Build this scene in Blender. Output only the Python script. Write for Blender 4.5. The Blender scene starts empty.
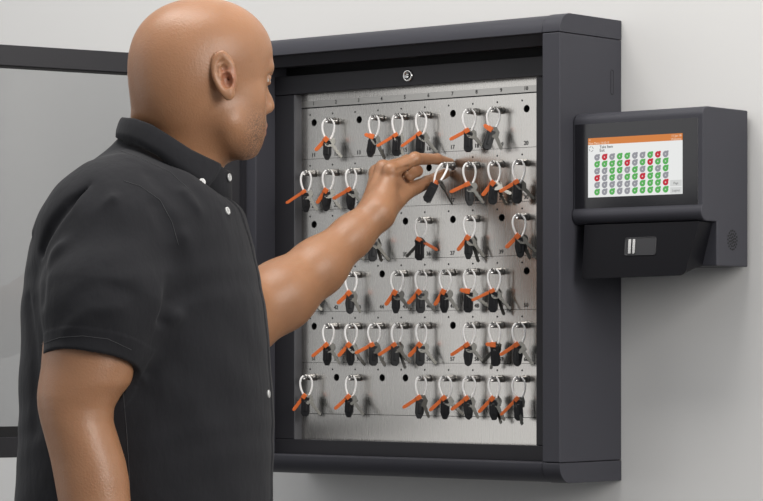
import bpy, bmesh, math, random
import numpy as np
from mathutils import Vector, Matrix
random.seed(7)
C = bpy.context.scene.collection
PI = math.pi

# ------------------------------------------------------------------ camera
FPX = 2946.36
YAW = 0.69889
CAM = np.array([3.28755, -3.73521, 0.04687])
HOR = 349.41
cY, sY = math.cos(YAW), math.sin(YAW)
cam_d = bpy.data.cameras.new('camera'); cam = bpy.data.objects.new('camera', cam_d); C.objects.link(cam)
cam.location = CAM; cam.rotation_euler = (PI/2, 0, YAW)
cam_d.sensor_width = 36; cam_d.sensor_fit = 'HORIZONTAL'; cam_d.lens = FPX/763*36
cam_d.shift_y = (HOR-250.5)/763; cam_d.clip_start = 0.1; cam_d.clip_end = 100
sc = bpy.context.scene; sc.camera = cam
sc.view_settings.view_transform = 'Standard'; sc.view_settings.look = 'None'
sc.view_settings.gamma = 1; sc.view_settings.use_curve_mapping = False
sc.view_settings.exposure = 0.0
FLOOR = -1.26
WALL = 0.1

# ------------------------------------------------------------------ materials
def mat(name, col, rough=.5, metal=0, spec=.5, bump=None, var=None, coat=0, sss=0, sheen=0, emit=None, ior=None):
    m = bpy.data.materials.new(name); m.use_nodes = True
    nt = m.node_tree; b = nt.nodes['Principled BSDF']
    b.inputs['Base Color'].default_value = (*col, 1)
    b.inputs['Roughness'].default_value = rough; b.inputs['Metallic'].default_value = metal
    b.inputs['Specular IOR Level'].default_value = spec
    b.inputs['Coat Weight'].default_value = coat
    if sheen: b.inputs['Sheen Weight'].default_value = sheen
    if sss:
        b.inputs['Subsurface Weight'].default_value = sss
        b.inputs['Subsurface Radius'].default_value = (.012, .004, .002); b.inputs['Subsurface Scale'].default_value = 1
    tc = nt.nodes.new('ShaderNodeTexCoord')
    if var:                                   # (scale, amount)
        n = nt.nodes.new('ShaderNodeTexNoise'); n.inputs['Scale'].default_value = var[0]; n.inputs['Detail'].default_value = 4
        nt.links.new(tc.outputs['Object'], n.inputs['Vector'])
        mx = nt.nodes.new('ShaderNodeMix'); mx.data_type = 'RGBA'
        mx.inputs[6].default_value = (*[c*(1-var[1]) for c in col], 1); mx.inputs[7].default_value = (*[min(1, c*(1+var[1])) for c in col], 1)
        nt.links.new(n.outputs['Fac'], mx.inputs[0]); nt.links.new(mx.outputs[2], b.inputs['Base Color'])
    if bump:                                  # (scale, strength, distance[, stretch])
        n = nt.nodes.new('ShaderNodeTexNoise'); n.inputs['Scale'].default_value = bump[0]; n.inputs['Detail'].default_value = 3
        mp = nt.nodes.new('ShaderNodeMapping'); nt.links.new(tc.outputs['Object'], mp.inputs['Vector'])
        if len(bump) > 3: mp.inputs['Scale'].default_value = bump[3]
        nt.links.new(mp.outputs['Vector'], n.inputs['Vector'])
        bp = nt.nodes.new('ShaderNodeBump'); bp.inputs['Strength'].default_value = bump[1]; bp.inputs['Distance'].default_value = bump[2]
        nt.links.new(n.outputs['Fac'], bp.inputs['Height']); nt.links.new(bp.outputs['Normal'], b.inputs['Normal'])
    if emit:
        b.inputs['Emission Color'].default_value = (*col, 1); b.inputs['Emission Strength'].default_value = emit
        b.inputs['Base Color'].default_value = (0, 0, 0, 1); b.inputs['Specular IOR Level'].default_value = .2
    return m

def lin(r, g, b):
    f = lambda c: (c/255/12.92) if c <= 10 else ((c/255+.055)/1.055)**2.4
    return (f(r), f(g), f(b))

M_wall = mat('painted_wall', (.635, .63, .62), .75, spec=.2, bump=(140, .06, .001), var=(1.2, .01))
M_floor = mat('floor_concrete', (.13, .13, .13), .6, var=(3, .05))
M_case = mat('charcoal_powder_coat', (.046, .046, .055), .48, spec=.2, bump=(2200, .05, .0002))
M_case2 = mat('charcoal_frame_coat', (.021, .0205, .024), .45, spec=.25, bump=(2200, .05, .0002))
M_black = mat('black_recess', (.012, .012, .013), .6, spec=.3)
M_gloss = mat('black_glass_bezel', (.012, .012, .015), .16, spec=.6)
M_chrome = mat('nickel', (.75, .74, .72), .22, metal=1)
M_peg = mat('peg_metal', (.36, .35, .34), .30, metal=1)
M_brass = mat('key_nickel', (.17, .165, .15), .38, metal=1, bump=(900, .2, .0004))
M_loop = mat('white_cable', (.80, .79, .78), .4)
M_orange = mat('orange_plastic', (.62, .135, .03), .42, var=(90, .05))
M_fob = mat('black_plastic', (.008, .008, .009), .35, spec=.4)
M_ink = mat('number_ink', (.03, .03, .03), .6)
M_band = mat('etched_number_band', (.44, .43, .41), .32, metal=.85)
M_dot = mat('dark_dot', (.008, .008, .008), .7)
M_button = mat('pearl_button', (.55, .55, .54), .25, coat=.5)
M_thread = mat('thread', (.045, .045, .048), .8)
M_shirt = mat('charcoal_shirt_cotton', (.016, .016, .0185), .88, spec=.2, sheen=.06, bump=(60, .35, .004, (1, 1, .5)), var=(40, .08))
M_trouser = mat('black_trouser_cloth', (.02, .02, .024), .9, spec=.2)
M_shoe = mat('black_leather', (.015, .013, .012), .35)

def steel():
    m = bpy.data.materials.new('brushed_steel'); m.use_nodes = True; nt = m.node_tree; b = nt.nodes['Principled BSDF']
    b.inputs['Base Color'].default_value = (.53, .515, .49, 1); b.inputs['Metallic'].default_value = 1
    b.inputs['Roughness'].default_value = .24
    b.inputs['Anisotropic'].default_value = .35
    tc = nt.nodes.new('ShaderNodeTexCoord'); mp = nt.nodes.new('ShaderNodeMapping'); mp.inputs['Scale'].default_value = (700, 700, 12)
    n = nt.nodes.new('ShaderNodeTexNoise'); n.inputs['Scale'].default_value = 1; n.inputs['Detail'].default_value = 3
    nt.links.new(tc.outputs['Object'], mp.inputs['Vector']); nt.links.new(mp.outputs['Vector'], n.inputs['Vector'])
    r = nt.nodes.new('ShaderNodeMapRange'); r.inputs[3].default_value = .20; r.inputs[4].default_value = .32
    nt.links.new(n.outputs['Fac'], r.inputs[0]); nt.links.new(r.outputs[0], b.inputs['Roughness'])
    bp = nt.nodes.new('ShaderNodeBump'); bp.inputs['Strength'].default_value = .04; bp.inputs['Distance'].default_value = .0003
    nt.links.new(n.outputs['Fac'], bp.inputs['Height']); nt.links.new(bp.outputs['Normal'], b.inputs['Normal'])
    return m
M_steel = steel()

def glass():
    m = bpy.data.materials.new('smoked_door_glass'); m.use_nodes = True; nt = m.node_tree
    for n in list(nt.nodes):
        if n.type != 'OUTPUT_MATERIAL': nt.nodes.remove(n)
    out = [n for n in nt.nodes][0]
    t = nt.nodes.new('ShaderNodeBsdfTransparent'); t.inputs[0].default_value = (.56, .565, .57, 1)
    g = nt.nodes.new('ShaderNodeBsdfGlossy'); g.inputs['Roughness'].default_value = .015; g.inputs[0].default_value = (1, 1, 1, 1)
    f = nt.nodes.new('ShaderNodeFresnel'); f.inputs['IOR'].default_value = 1.5
    mx = nt.nodes.new('ShaderNodeMixShader')
    nt.links.new(f.outputs[0], mx.inputs[0]); nt.links.new(t.outputs[0], mx.inputs[1]); nt.links.new(g.outputs[0], mx.inputs[2])
    nt.links.new(mx.outputs[0], out.inputs[0])
    return m
M_glass = glass()

def skin():
    m = bpy.data.materials.new('brown_skin'); m.use_nodes = True; nt = m.node_tree; b = nt.nodes['Principled BSDF']
    L = nt.links.new
    tc = nt.nodes.new('ShaderNodeTexCoord')
    n = nt.nodes.new('ShaderNodeTexNoise'); n.inputs['Scale'].default_value = 22; n.inputs['Detail'].default_value = 5
    L(tc.outputs['Object'], n.inputs['Vector'])
    mx = nt.nodes.new('ShaderNodeMix'); mx.data_type = 'RGBA'
    mx.inputs[6].default_value = (.275, .132, .067, 1); mx.inputs[7].default_value = (.365, .184, .096, 1); L(n.outputs['Fac'], mx.inputs[0])
    # pigment masks carried by the mesh: r = stubble, g = lips and inner ear, b = nails
    at = nt.nodes.new('ShaderNodeAttribute'); at.attribute_name = 'pigment'
    sp = nt.nodes.new('ShaderNodeSeparateColor'); L(at.outputs['Color'], sp.inputs[0])
    st = nt.nodes.new('ShaderNodeTexNoise'); st.inputs['Scale'].default_value = 620; st.inputs['Detail'].default_value = 2
    L(tc.outputs['Object'], st.inputs['Vector'])
    sr = nt.nodes.new('ShaderNodeMapRange'); sr.inputs[1].default_value = .40; sr.inputs[2].default_value = .56; sr.inputs[4].default_value = .85; L(st.outputs['Fac'], sr.inputs[0])
    mu = nt.nodes.new('ShaderNodeMath'); mu.operation = 'MULTIPLY'; L(sr.outputs[0], mu.inputs[0]); L(sp.outputs[0], mu.inputs[1])
    m2 = nt.nodes.new('ShaderNodeMix'); m2.data_type = 'RGBA'; m2.inputs[7].default_value = (.07, .04, .025, 1)
    L(mu.outputs[0], m2.inputs[0]); L(mx.outputs[2], m2.inputs[6])
    m3 = nt.nodes.new('ShaderNodeMix'); m3.data_type = 'RGBA'; m3.inputs[7].default_value = (.36, .13, .085, 1)
    L(sp.outputs[1], m3.inputs[0]); L(m2.outputs[2], m3.inputs[6])
    m4 = nt.nodes.new('ShaderNodeMix'); m4.data_type = 'RGBA'; m4.inputs[7].default_value = (.60, .38, .27, 1)
    L(sp.outputs[2], m4.inputs[0]); L(m3.outputs[2], m4.inputs[6])
    L(m4.outputs[2], b.inputs['Base Color'])
    b.inputs['Roughness'].default_value = .40; b.inputs['Specular IOR Level'].default_value = .42
    b.inputs['Subsurface Weight'].default_value = .12; b.inputs['Subsurface Radius'].default_value = (1, .35, .2); b.inputs['Subsurface Scale'].default_value = .004
    v = nt.nodes.new('ShaderNodeTexNoise'); v.inputs['Scale'].default_value = 330; v.inputs['Detail'].default_value = 3
    L(tc.outputs['Object'], v.inputs['Vector'])
    bp = nt.nodes.new('ShaderNodeBump'); bp.inputs['Strength'].default_value = .35; bp.inputs['Distance'].default_value = .0012
    L(v.outputs['Fac'], bp.inputs['Height']); L(bp.outputs['Normal'], b.inputs['Normal'])
    return m
M_skin = skin()
M_eye = mat('eye_white', (.42, .39, .36), .25)
M_iris = mat('dark_iris', (.02, .012, .008), .1)

# ------------------------------------------------------------------ mesh helpers
def obj(name, bm, m, parent=None, smooth=False, label=None, bevel=0, seg=2):
    me = bpy.data.meshes.new(name)
    bmesh.ops.recalc_face_normals(bm, faces=bm.faces) if len(bm.faces) else None
    bm.to_mesh(me); bm.free()
    for mm in (m if isinstance(m, (list, tuple)) else [m]): me.materials.append(mm)
    if smooth:
        for p in me.polygons: p.use_smooth = True
    o = bpy.data.objects.new(name, me); C.objects.link(o)
    if parent: o.parent = parent
    if label: o['label'] = label
    if bevel:
        b = o.modifiers.new('bevel', 'BEVEL'); b.width = bevel; b.segments = seg; b.limit_method = 'ANGLE'; b.angle_limit = math.radians(40)
        for p in me.polygons: p.use_smooth = True
        w = o.modifiers.new('wn', 'WEIGHTED_NORMAL'); w.keep_sharp = True
    return o
def thing(name, label, cat, loc=(0, 0, 0), rotz=0, group=None):
    o = bpy.data.objects.new(name, None); C.objects.link(o); o.empty_display_size = .02
    o.location = loc; o.rotation_euler = (0, 0, rotz); o['label'] = label; o['category'] = cat
    if group: o['group'] = group
    return o
def box(bm, x0, x1, y0, y1, z0, z1, mi=0):
    v = [bm.verts.new(p) for p in ((x0, y0, z0), (x1, y0, z0), (x1, y1, z0), (x0, y1, z0), (x0, y0, z1), (x1, y0, z1), (x1, y1, z1), (x0, y1, z1))]
    for f in ((0, 3, 2, 1), (4, 5, 6, 7), (0, 1, 5, 4), (1, 2, 6, 5), (2, 3, 7, 6), (3, 0, 4, 7)):
        fc = bm.faces.new([v[i] for i in f]); fc.material_index = mi
    return bm
def BX(*a): return box(bmesh.new(), *a)
def prism(bm, prof, x0, x1, axis=0, mi=0):
    """profile (a,b) extruded along an axis: axis 0 -> (y,z) along x; axis 1 -> (x,z) along y; axis 2 -> (x,y) along z"""
    def P(t, a, b): return (t, a, b) if axis == 0 else ((a, t, b) if axis == 1 else (a, b, t))
    A = [bm.verts.new(P(x0, a, b)) for a, b in prof]; B = [bm.verts.new(P(x1, a, b)) for a, b in prof]
    n = len(prof)
    fs = [bm.faces.new(A[::-1]), bm.faces.new(B)]
    for i in range(n): fs.append(bm.faces.new((A[i], A[(i+1) % n], B[(i+1) % n], B[i])))
    for f in fs: f.material_index = mi
    return bm
def arc(cx, cy, r, a0, a1, n=8):
    return [(cx+r*math.cos(math.radians(a0+(a1-a0)*i/n)), cy+r*math.sin(math.radians(a0+(a1-a0)*i/n))) for i in range(n+1)]
def lathe(bm, prof, axis='y', n=20, mi=0, M=None, cap=True):
    """prof = [(r, t)] ; t along axis"""
    rings = []
    for r, t in prof:
        ring = []
        for i in range(n):
            a = 2*PI*i/n; c, s = r*math.cos(a), r*math.sin(a)
            p = Vector((c, t, s)) if axis == 'y' else (Vector((c, s, t)) if axis == 'z' else Vector((t, c, s)))
            ring.append(bm.verts.new(M @ p if M else p))
        rings.append(ring)
    for A, B in zip(rings, rings[1:]):
        for i in range(n):
            f = bm.faces.new((A[i], A[(i+1) % n], B[(i+1) % n], B[i])); f.material_index = mi; f.smooth = True
    if cap:
        for R_ in (rings[0], rings[-1]):
            if len({tuple(round(c, 7) for c in v.co) for v in R_}) > 2: bm.faces.new(R_).material_index = mi
    return bm
def tube(bm, pts, r, n=8, closed=False, mi=0):
    pts = [Vector(p) for p in pts]; N = len(pts); rings = []
    up = None
    for i, p in enumerate(pts):
        a = pts[(i-1) % N] if (closed or i > 0) else p; b = pts[(i+1) % N] if (closed or i < N-1) else p
        t = (b-a).normalized()
        if up is None:
            up = Vector((0, 0, 1)) if abs(t.z) < .9 else Vector((1, 0, 0))
        s = t.cross(up).normalized(); up = s.cross(t).normalized()
        rr = r[i] if isinstance(r, (list, tuple)) else r
        rings.append([bm.verts.new(p + rr*(math.cos(2*PI*k/n)*s + math.sin(2*PI*k/n)*up)) for k in range(n)])
    rng = range(N) if closed else range(N-1)
    for i in rng:
        A, B = rings[i], rings[(i+1) % N]
        off = 0
        if closed and i == N-1:
            off = min(range(n), key=lambda o: (A[0].co-B[o].co).length)
        for k in range(n):
            f = bm.faces.new((A[k], A[(k+1) % n], B[(k+1+off) % n], B[(k+off) % n])); f.smooth = True; f.material_index = mi
    if not closed:
        bm.faces.new(rings[0]); bm.faces.new(rings[-1])
    return bm
def text_mesh(txt, size, M, bm, mi=0, align='CENTER', bold=0):
    """adds flat lettering to bm; text x->local x, y->local z, facing -Y, placed by matrix M"""
    cu = bpy.data.curves.new('t', 'FONT'); cu.body = txt; cu.size = size; cu.align_x = align; cu.align_y = 'CENTER'; cu.resolution_u = 3; cu.offset = bold
    o = bpy.data.objects.new('t', cu)
    me = o.to_mesh()
    base = len(bm.verts)
    vs = [bm.verts.new(M @ Vector((v.co.x, 0, v.co.y))) for v in me.vertices]
    for p in me.polygons:
        try:
            f = bm.faces.new([vs[i] for i in p.vertices]); f.material_index = mi
        except ValueError: pass
    o.to_mesh_clear(); bpy.data.objects.remove(o); bpy.data.curves.remove(cu)
def T(x, y, z): return Matrix.Translation((x, y, z))

# ------------------------------------------------------------------ the room
def struct(name, bm, m):
    o = obj(name, bm, m); o['kind'] = 'structure'; return o
struct('wall_back', BX(-4.0, 5.5, WALL, WALL+.12, FLOOR, 1.9), M_wall)
struct('floor', BX(-4.0, 5.5, -6, WALL, FLOOR-.1, FLOOR), M_floor)
#ROOM_EXTRA

# ------------------------------------------------------------------ key cabinet
XL, XLi, XRi, XR = -.107, -.0735, .5297, .5640
YF = -.0655; ZT, ZB = .5395, -.1295; CT, CB = .570, -.1615
YI = -.0175                                     # inner frame face
cab = thing('key_cabinet', 'large charcoal wall-mounted key cabinet standing open with rows of keys inside', 'cabinet', (0, WALL, 0))
cab_off = Matrix.Translation((0, -WALL, 0))
def cpart(name, bm, m, parent=None, **k):
    o = obj(name, bm, m, parent or cab, **k)
    if parent is None: o.matrix_parent_inverse = cab_off
    return o
bm = bmesh.new()
box(bm, XLi-.001, XRi+.001, .090, WALL-.0005, ZB, ZT)
cpart('back_plate', bm, M_case)
cpart('side_panel', BX(XL, XLi, YF, WALL-.0005, ZB+.0006, ZT-.0006), M_case, bevel=.0022)
bm = BX(XRi, XR, YF, WALL-.0005, ZB+.0006, ZT-.0006)
sp = cpart('side_panel', bm, M_case, bevel=.0022)
bm = bmesh.new()                                # thin pressed slot outline on the outside of the right panel
prof = arc(.0735, .4865, .0035, 0, 180, 8)+arc(.0735, .4545, .0035, 180, 360, 8)
tube(bm, [(XR+.0001, a, b) for a, b in prof], .0006, n=5, closed=True)
cpart('slot_outline', bm, M_case2, parent=sp)
def cap_prof(zs, zt, r=.0285, inset=0):
    s = 1 if zt > zs else -1
    y0 = YF+inset; pts = [(WALL-.0005, zs), (WALL-.0005, zt-s*inset)]
    for i in range(11):
        a = math.radians(90*i/10); pts.append((y0+r-r*math.sin(a), zt-s*inset-r+r*math.cos(a) if s > 0 else zt+inset+r-r*math.cos(a)))
    pts.append((y0, zs))
    return pts
for (x0, x1, ins, nm) in ((XL, XLi, 0, 'end_cap'), (XRi, XR, 0, 'end_cap'), (XLi+.0008, XRi-.0008, .0008, 'top_hood')):
    cpart(nm, prism(bmesh.new(), cap_prof(ZT, CT, inset=ins), x0, x1), M_case, bevel=.0010)
for (x0, x1, ins, nm) in ((XL, XLi, 0, 'end_cap'), (XRi, XR, 0, 'end_cap'), (XLi+.0008, XRi-.0008, .0008, 'bottom_sill')):
    cpart(nm, prism(bmesh.new(), cap_prof(ZB, CB, inset=ins), x0, x1), M_case, bevel=.0010)
bm = bmesh.new(); prism(bm, [(-.058, ZT), (-.050, .5215), (-.030, .5215), (-.030, ZT)], XLi, XRi)
cpart('hood_lip', bm, M_case2)
cpart('frame_channel', BX(XLi, XRi, .012, .016, .5050, ZT), M_black)
rail = cpart('frame_rail', BX(XLi+.0005, XRi, YI-.001, .004, .4779, .5097), M_case2, bevel=.0012)
cpart('frame_rail', BX(XLi, XRi, YI, .004, ZB, -.1052), M_case2, bevel=.0008)
cpart('frame_stile', BX(XLi, -.0300, YI, .004, -.1050, .4772), M_case2, bevel=.0015)
cpart('stile_lit_return', BX(-.0300, -.0282, YI+.0006, .0005, -.1050, .4772), mat('lit_return_grey', (.10, .10, .108), .45))  # return face of the stile; side light painted in as a lighter grey
cpart('frame_stile', BX(.4818, XRi, YI, .004, -.1050, .4772), M_case2, bevel=.0015)
# lock in the top rail
bm = bmesh.new(); Ml = T(.2213, YI-.001, .4944)
lathe(bm, [(.0098, 0), (.0098, -.0022), (.0086, -.0032), (.0068, -.0030), (.0066, -.0020), (.0001, -.0020)], M=Ml, n=32)
lk = cpart('lock', bm, M_chrome, parent=rail, smooth=True, label='round nickel cam lock')
bm = bmesh.new(); box(bm, .2193, .2245, YI-.0036, YI-.0029, .4937, .4951)
prism(bm, [(.2213+a, .4944+b) for a, b in arc(0, 0, .0042, -60, 60, 8)+arc(0, 0, .0030, 60, -60, 8)], YI-.0036, YI-.0029, axis=1)
cpart('keyhole', bm, M_dot, parent=rail)

# steel strips with drilled holes
RP = .08594; CPt = .05
def hx(c): return (c-1)*CPt
def hz(r): return (6-r)*RP
PX0, PX1 = -.0305, .4820
def cell(bm, x0, x1, z0, z1, cx, cz, r, y=0, n=32, depth=.012):
    """a rectangle with a round drilled hole"""
    angs = [2*PI*i/n for i in range(n)]
    for (px_, pz_) in ((x0, z0), (x1, z0), (x1, z1), (x0, z1)): angs.append(math.atan2(pz_-cz, px_-cx) % (2*PI))
    angs = sorted(set(round(a, 6) for a in angs))
    inner, outer, deep = [], [], []
    for a in angs:
        dx, dz = math.cos(a), math.sin(a)
        t = min([v for v in (((x1-cx)/dx if dx > 1e-9 else 9), ((x0-cx)/dx if dx < -1e-9 else 9), ((z1-cz)/dz if dz > 1e-9 else 9), ((z0-cz)/dz if dz < -1e-9 else 9))])
        outer.append(bm.verts.new((cx+t*dx, y, cz+t*dz))); inner.append(bm.verts.new((cx+r*dx, y, cz+r*dz))); deep.append(bm.verts.new((cx+r*dx, y+depth, cz+r*dz)))
    m = len(angs)
    for i in range(m):
        j = (i+1) % m
        bm.faces.new((outer[i], outer[j], inner[j], inner[i]))
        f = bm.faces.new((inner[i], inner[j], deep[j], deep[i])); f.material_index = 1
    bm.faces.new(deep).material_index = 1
numb = bmesh.new()
for r in range(1, 7):
    bm = bmesh.new()
    z1 = hz(r)+.0245-.0005; z0 = hz(r)+.0245-RP+.0005
    for c in range(1, 11):
        x0 = PX0 if c == 1 else hx(c)-.025; x1 = PX1 if c == 10 else hx(c)+.025
        cell(bm, x0, x1, z0, z1, hx(c), hz(r), .0060)
        # small indicator hole above left of each socket
        M = T(hx(c)-.009, -.0002, hz(r)+.0135)
        lathe(bm, [(.0016, .0001), (.0016, 0)], M=M, n=10, mi=1)
    bmesh.ops.remove_doubles(bm, verts=bm.verts, dist=1e-6)
    # folded rim giving the sheet its thickness
    box(bm, PX0, PX1, .0002, .003, z0-.0002, z0); box(bm, PX0, PX1, .0002, .003, z1, z1+.0002)
    if r < 6:
        for c in range(1, 11): text_mesh(str(r*10+c), .0092, T(hx(c)-.001, -.0004, z0+.0062), bm, 2, bold=.0002)
    st = cpart('socket_strip', bm, [M_steel, M_dot, M_ink])
    if r == 1:
        pass
hd = cpart('header_strip', BX(PX0, PX1, 0, .003, .4560, .4785), M_steel)
nb = BX(PX0, PX1, -.0003, .0001, .4563, .4665)
for c in range(1, 11): text_mesh(str(c), .0085, T(hx(c)-.001, -.0006, .4618), nb, 1, bold=.0002)
cpart('number_band', nb, [M_band, M_ink], parent=hd)
zb_ = hz(6)+.0245-RP
cpart('blank_strip', BX(PX0, PX1, 0, .003, -.1055, zb_-.0006), M_steel)
cpart('strip_backing', BX(PX0, PX1, .0035, .0115, -.1055, .4785), M_black) if False else None
for r in range(0, 7):
    z = hz(r)+.0245-RP if r else hz(1)+.0245
    cpart('strip_joint', BX(PX0, PX1, .0016, .0030, z-.0009, z+.0009), M_black)

# ------------------------------------------------------------------ glazed door, open
hinge = Vector((XL+.004, YF-.004, 0))
dd = Vector((-.127, -.433, 0)).normalized()
dang = math.atan2(dd.y, dd.x)
Md = Matrix.Translation(hinge) @ Matrix.Rotation(dang, 4, 'Z')    # local +x along the door, +y to one side
DL = .600; th = .020
def dxf(bm):
    bmesh.ops.transform(bm, matrix=Md, verts=bm.verts); return bm
# inner face looks along local +y (towards the room's right)
bm = bmesh.new()
TR, BR, ST = .0335, .0330, .034
box(bm, 0, DL, -th, 0, ZT-.002-TR, ZT-.002); box(bm, 0, DL, -th, 0, ZB+.002, ZB+.002+BR)
box(bm, 0, ST, -th, 0, ZB+.002+BR, ZT-.002-TR); box(bm, DL-ST, DL, -th, 0, ZB+.002+BR, ZT-.002-TR)
door = cpart('door', dxf(bm), M_case2, bevel=.0012, label='open glazed door with charcoal frame')
door_bits = []
bm = bmesh.new(); z0, z1 = ZB+.002+BR, ZT-.002-TR
g = .0035
box(bm, ST, DL-ST, -.012, -.004, z1-g, z1); box(bm, ST, DL-ST, -.014, -.006, z0, z0+.017)
box(bm, ST, ST+g, -.012, -.004, z0+.017, z1-g); box(bm, DL-ST-g, DL-ST, -.012, -.004, z0+.017, z1-g)
cpart('glazing_bead', dxf(bm), M_black, parent=door)
bm = BX(ST, DL-ST, -.0100, -.0096, z0, z1)
# the pane as a single sheet, its edges hidden in the beads
bm = bmesh.new(); bm.faces.new([bm.verts.new(p) for p in ((ST, -.0100, z0), (DL-ST, -.0100, z0), (DL-ST, -.0100, z1), (ST, -.0100, z1))])
cpart('glass_pane', dxf(bm), M_glass, parent=door, label='grey tinted glass pane')
cpart('hinge_strip', BX(XL-.002, XL+.012, YF-.0075, YF, ZB+.003, ZT-.003), M_case2)
for zc in (.43, .20, -.03):
    bm = bmesh.new(); lathe(bm, [(.0035, zc-.018), (.0035, zc+.018)], axis='z', n=12, M=Matrix.Translation((XL+.004, YF-.0045, 0)))
    cpart('hinge', bm, M_case2)

# ------------------------------------------------------------------ key sets
ORD = ['top', 'second', 'third', 'fourth', 'fifth', 'bottom']
def key_bm(L=.034, bow=.0095, style=0):
    """key in its own plane: bow at origin, blade down -z, thickness in y"""
    bm = bmesh.new(); t = .0011
    if style == 0: out = [(bow*math.cos(a)*(1.05), bow*.85*math.sin(a)-bow*.3) for a in [2*PI*i/16 for i in range(16)]]
    elif style == 1: out = [(-bow, -.002), (-bow*.8, .006), (bow*.8, .006), (bow, -.002), (bow*.75, -.011), (-bow*.75, -.011)]
    else: out = [(-bow*.8, .004), (0, .008), (bow*.8, .004), (bow*.9, -.006), (bow*.4, -.012), (-bow*.4, -.012), (-bow*.9, -.006)]
    # bow with hole: ring of quads
    hole = [(.0024*math.cos(2*PI*i/len(out)+(0 if style == 0 else 2.6)), .0024*math.sin(2*PI*i/len(out)+(0 if style == 0 else 2.6))+.0008) for i in range(len(out))]
    if style: hole = hole[::-1] if False else [(.0024*x/math.hypot(x, z+.003), .0024*(z+.003)/math.hypot(x, z+.003)) for x, z in out]
    for s in (-1, 1):
        pass
    V = [[bm.verts.new((x, y, z)) for x, z in P] for P in (out, hole) for y in (-t, t)]
    n = len(out)
    for i in range(n):
        j = (i+1) % n
        bm.faces.new((V[0][i], V[0][j], V[2][j], V[2][i])); bm.faces.new((V[1][i], V[1][j], V[3][j], V[3][i]))
        bm.faces.new((V[0][i], V[0][j], V[1][j], V[1][i])); bm.faces.new((V[2][i], V[2][j], V[3][j], V[3][i]))
    zb = -.010; w = .0029
    prof = [(-w, zb), (-w, -L)] + [(-w*.4, -L-.003), (w*.4, -L-.002)]
    zz = -L
    k = 0
    while zz < zb-.007:
        prof.append((w*(.60 if k % 2 else .95), zz)); zz += .0028; k += 1
    prof += [(w, zz), (w, zb)]
    prism(bm, prof, -t*.8, t*.8, axis=1)
    box(bm, -.0022, -.0010, -t*1.05, t*1.05, -L+.002, zb)      # milled rib
    return bm
def seal_bm(L=.030, w=.0030):
    bm = bmesh.new()      # flat pull tail along -z from origin, with a small locking head
    prism(bm, [(-w, 0), (-w*.9, -L), (-w*.3, -L-.0018), (w*.5, -L-.0015), (w, -L+.002), (w*.95, 0)], -.0007, .0007, axis=1)
    box(bm, -w*1.25, w*1.25, -.0026, .0026, -.0045, .0040)
    return bm
def fob_bm(style=0):
    w, h, t = .0070, .0325, .0046
    bm = bmesh.new()
    if style == 0: pr = [(-w*.6, 0), (w*.6, 0), (w, -.005), (w, -h*.72), (w*.45, -h), (-w*.45, -h), (-w, -h*.72), (-w, -.005)]
    elif style == 1: pr = [(-w, 0), (w, 0), (w*1.05, -h*.85), (w*.5, -h), (-w*.5, -h), (-w*1.05, -h*.85)]
    else: pr = [(-w*.8, 0), (w*.8, 0), (w*1.15, -h*.45), (w*.8, -h*.9), (w*.2, -h), (-w*.2, -h), (-w*.8, -h*.9), (-w*1.15, -h*.45)]
    prism(bm, pr, -t, t, axis=1)
    box(bm, -w*.45, w*.45, -t-.0008, t+.0008, -h*.75, -.006)
    return bm
def RX(a): return Matrix.Rotation(math.radians(a), 4, 'X')
def RY(a): return Matrix.Rotation(math.radians(a), 4, 'Y')
def RZ(a): return Matrix.Rotation(math.radians(a), 4, 'Z')
# template meshes shared by copies
def mesh_of(bm, name, m, bevel=0):
    o = obj(name, bm, m, bevel=bevel); me = o.data
    if bevel:
        dg = bpy.context.evaluated_depsgraph_get(); me2 = bpy.data.meshes.new_from_object(o.evaluated_get(dg)); me2.name = name
        me = me2
    bpy.data.objects.remove(o); return me
bm = bmesh.new()
lathe(bm, [(.0001, .001), (.0059, .001), (.0059, -.0055), (.0052, -.0065), (.0048, -.0072), (.0048, -.0165), (.0043, -.0172), (.0043, -.0186), (.0049, -.0192), (.0049, -.0238), (.0043, -.0246), (.0031, -.0246), (.0029, -.0226), (.0001, -.0224)], n=22)
ME_peg = mesh_of(bm, 'peg', M_peg)
ME_key = [mesh_of(key_bm(.034, .0095, 0), 'key', M_brass), mesh_of(key_bm(.036, .0085, 1), 'key', M_brass), mesh_of(key_bm(.031, .0092, 2), 'key', M_brass)]
ME_tag = [mesh_of(seal_bm(.030), 'seal_tail', M_orange, .0004), mesh_of(seal_bm(.025, .0034), 'seal_tail', M_orange, .0004), mesh_of(seal_bm(.035, .0026), 'seal_tail', M_orange, .0004), mesh_of(seal_bm(.011, .0034), 'seal_tail', M_orange, .0004)]
ME_fob = [mesh_of(fob_bm(s), 'fob', M_fob, .0012) for s in range(3)]
def child(name, me, parent, M, label=None):
    o = bpy.data.objects.new(name, me); C.objects.link(o); o.parent = parent; o.matrix_local = M
    if label: o['label'] = label
    return o
def loop_bm(w=.0105, h=.036, top=(0, -.0208, .0030), rot=38, lean=0, ylean=0):
    """teardrop cable loop through the peg tip; lean moves the bottom along the loop's width"""
    bm = bmesh.new(); pts = []; N = 30
    ca, sa = math.cos(math.radians(rot)), math.sin(math.radians(rot))
    for i in range(N):
        a = 2*PI*i/N
        z = -h/2+h/2*math.cos(a)
        tt = (1-math.cos(a))/2                     # 0 top, 1 bottom
        ww = w*math.sin(a)*(1.12-.45*tt)
        u = ww+lean*tt
        pts.append((top[0]+u*ca, top[1]+u*sa+ylean*tt, top[2]+z))
    tube(bm, pts, .0018, n=8, closed=True)
    return bm, (top[0]+lean*ca, top[1]+lean*sa+ylean, top[2]-h)
LOOPS = {}
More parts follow.
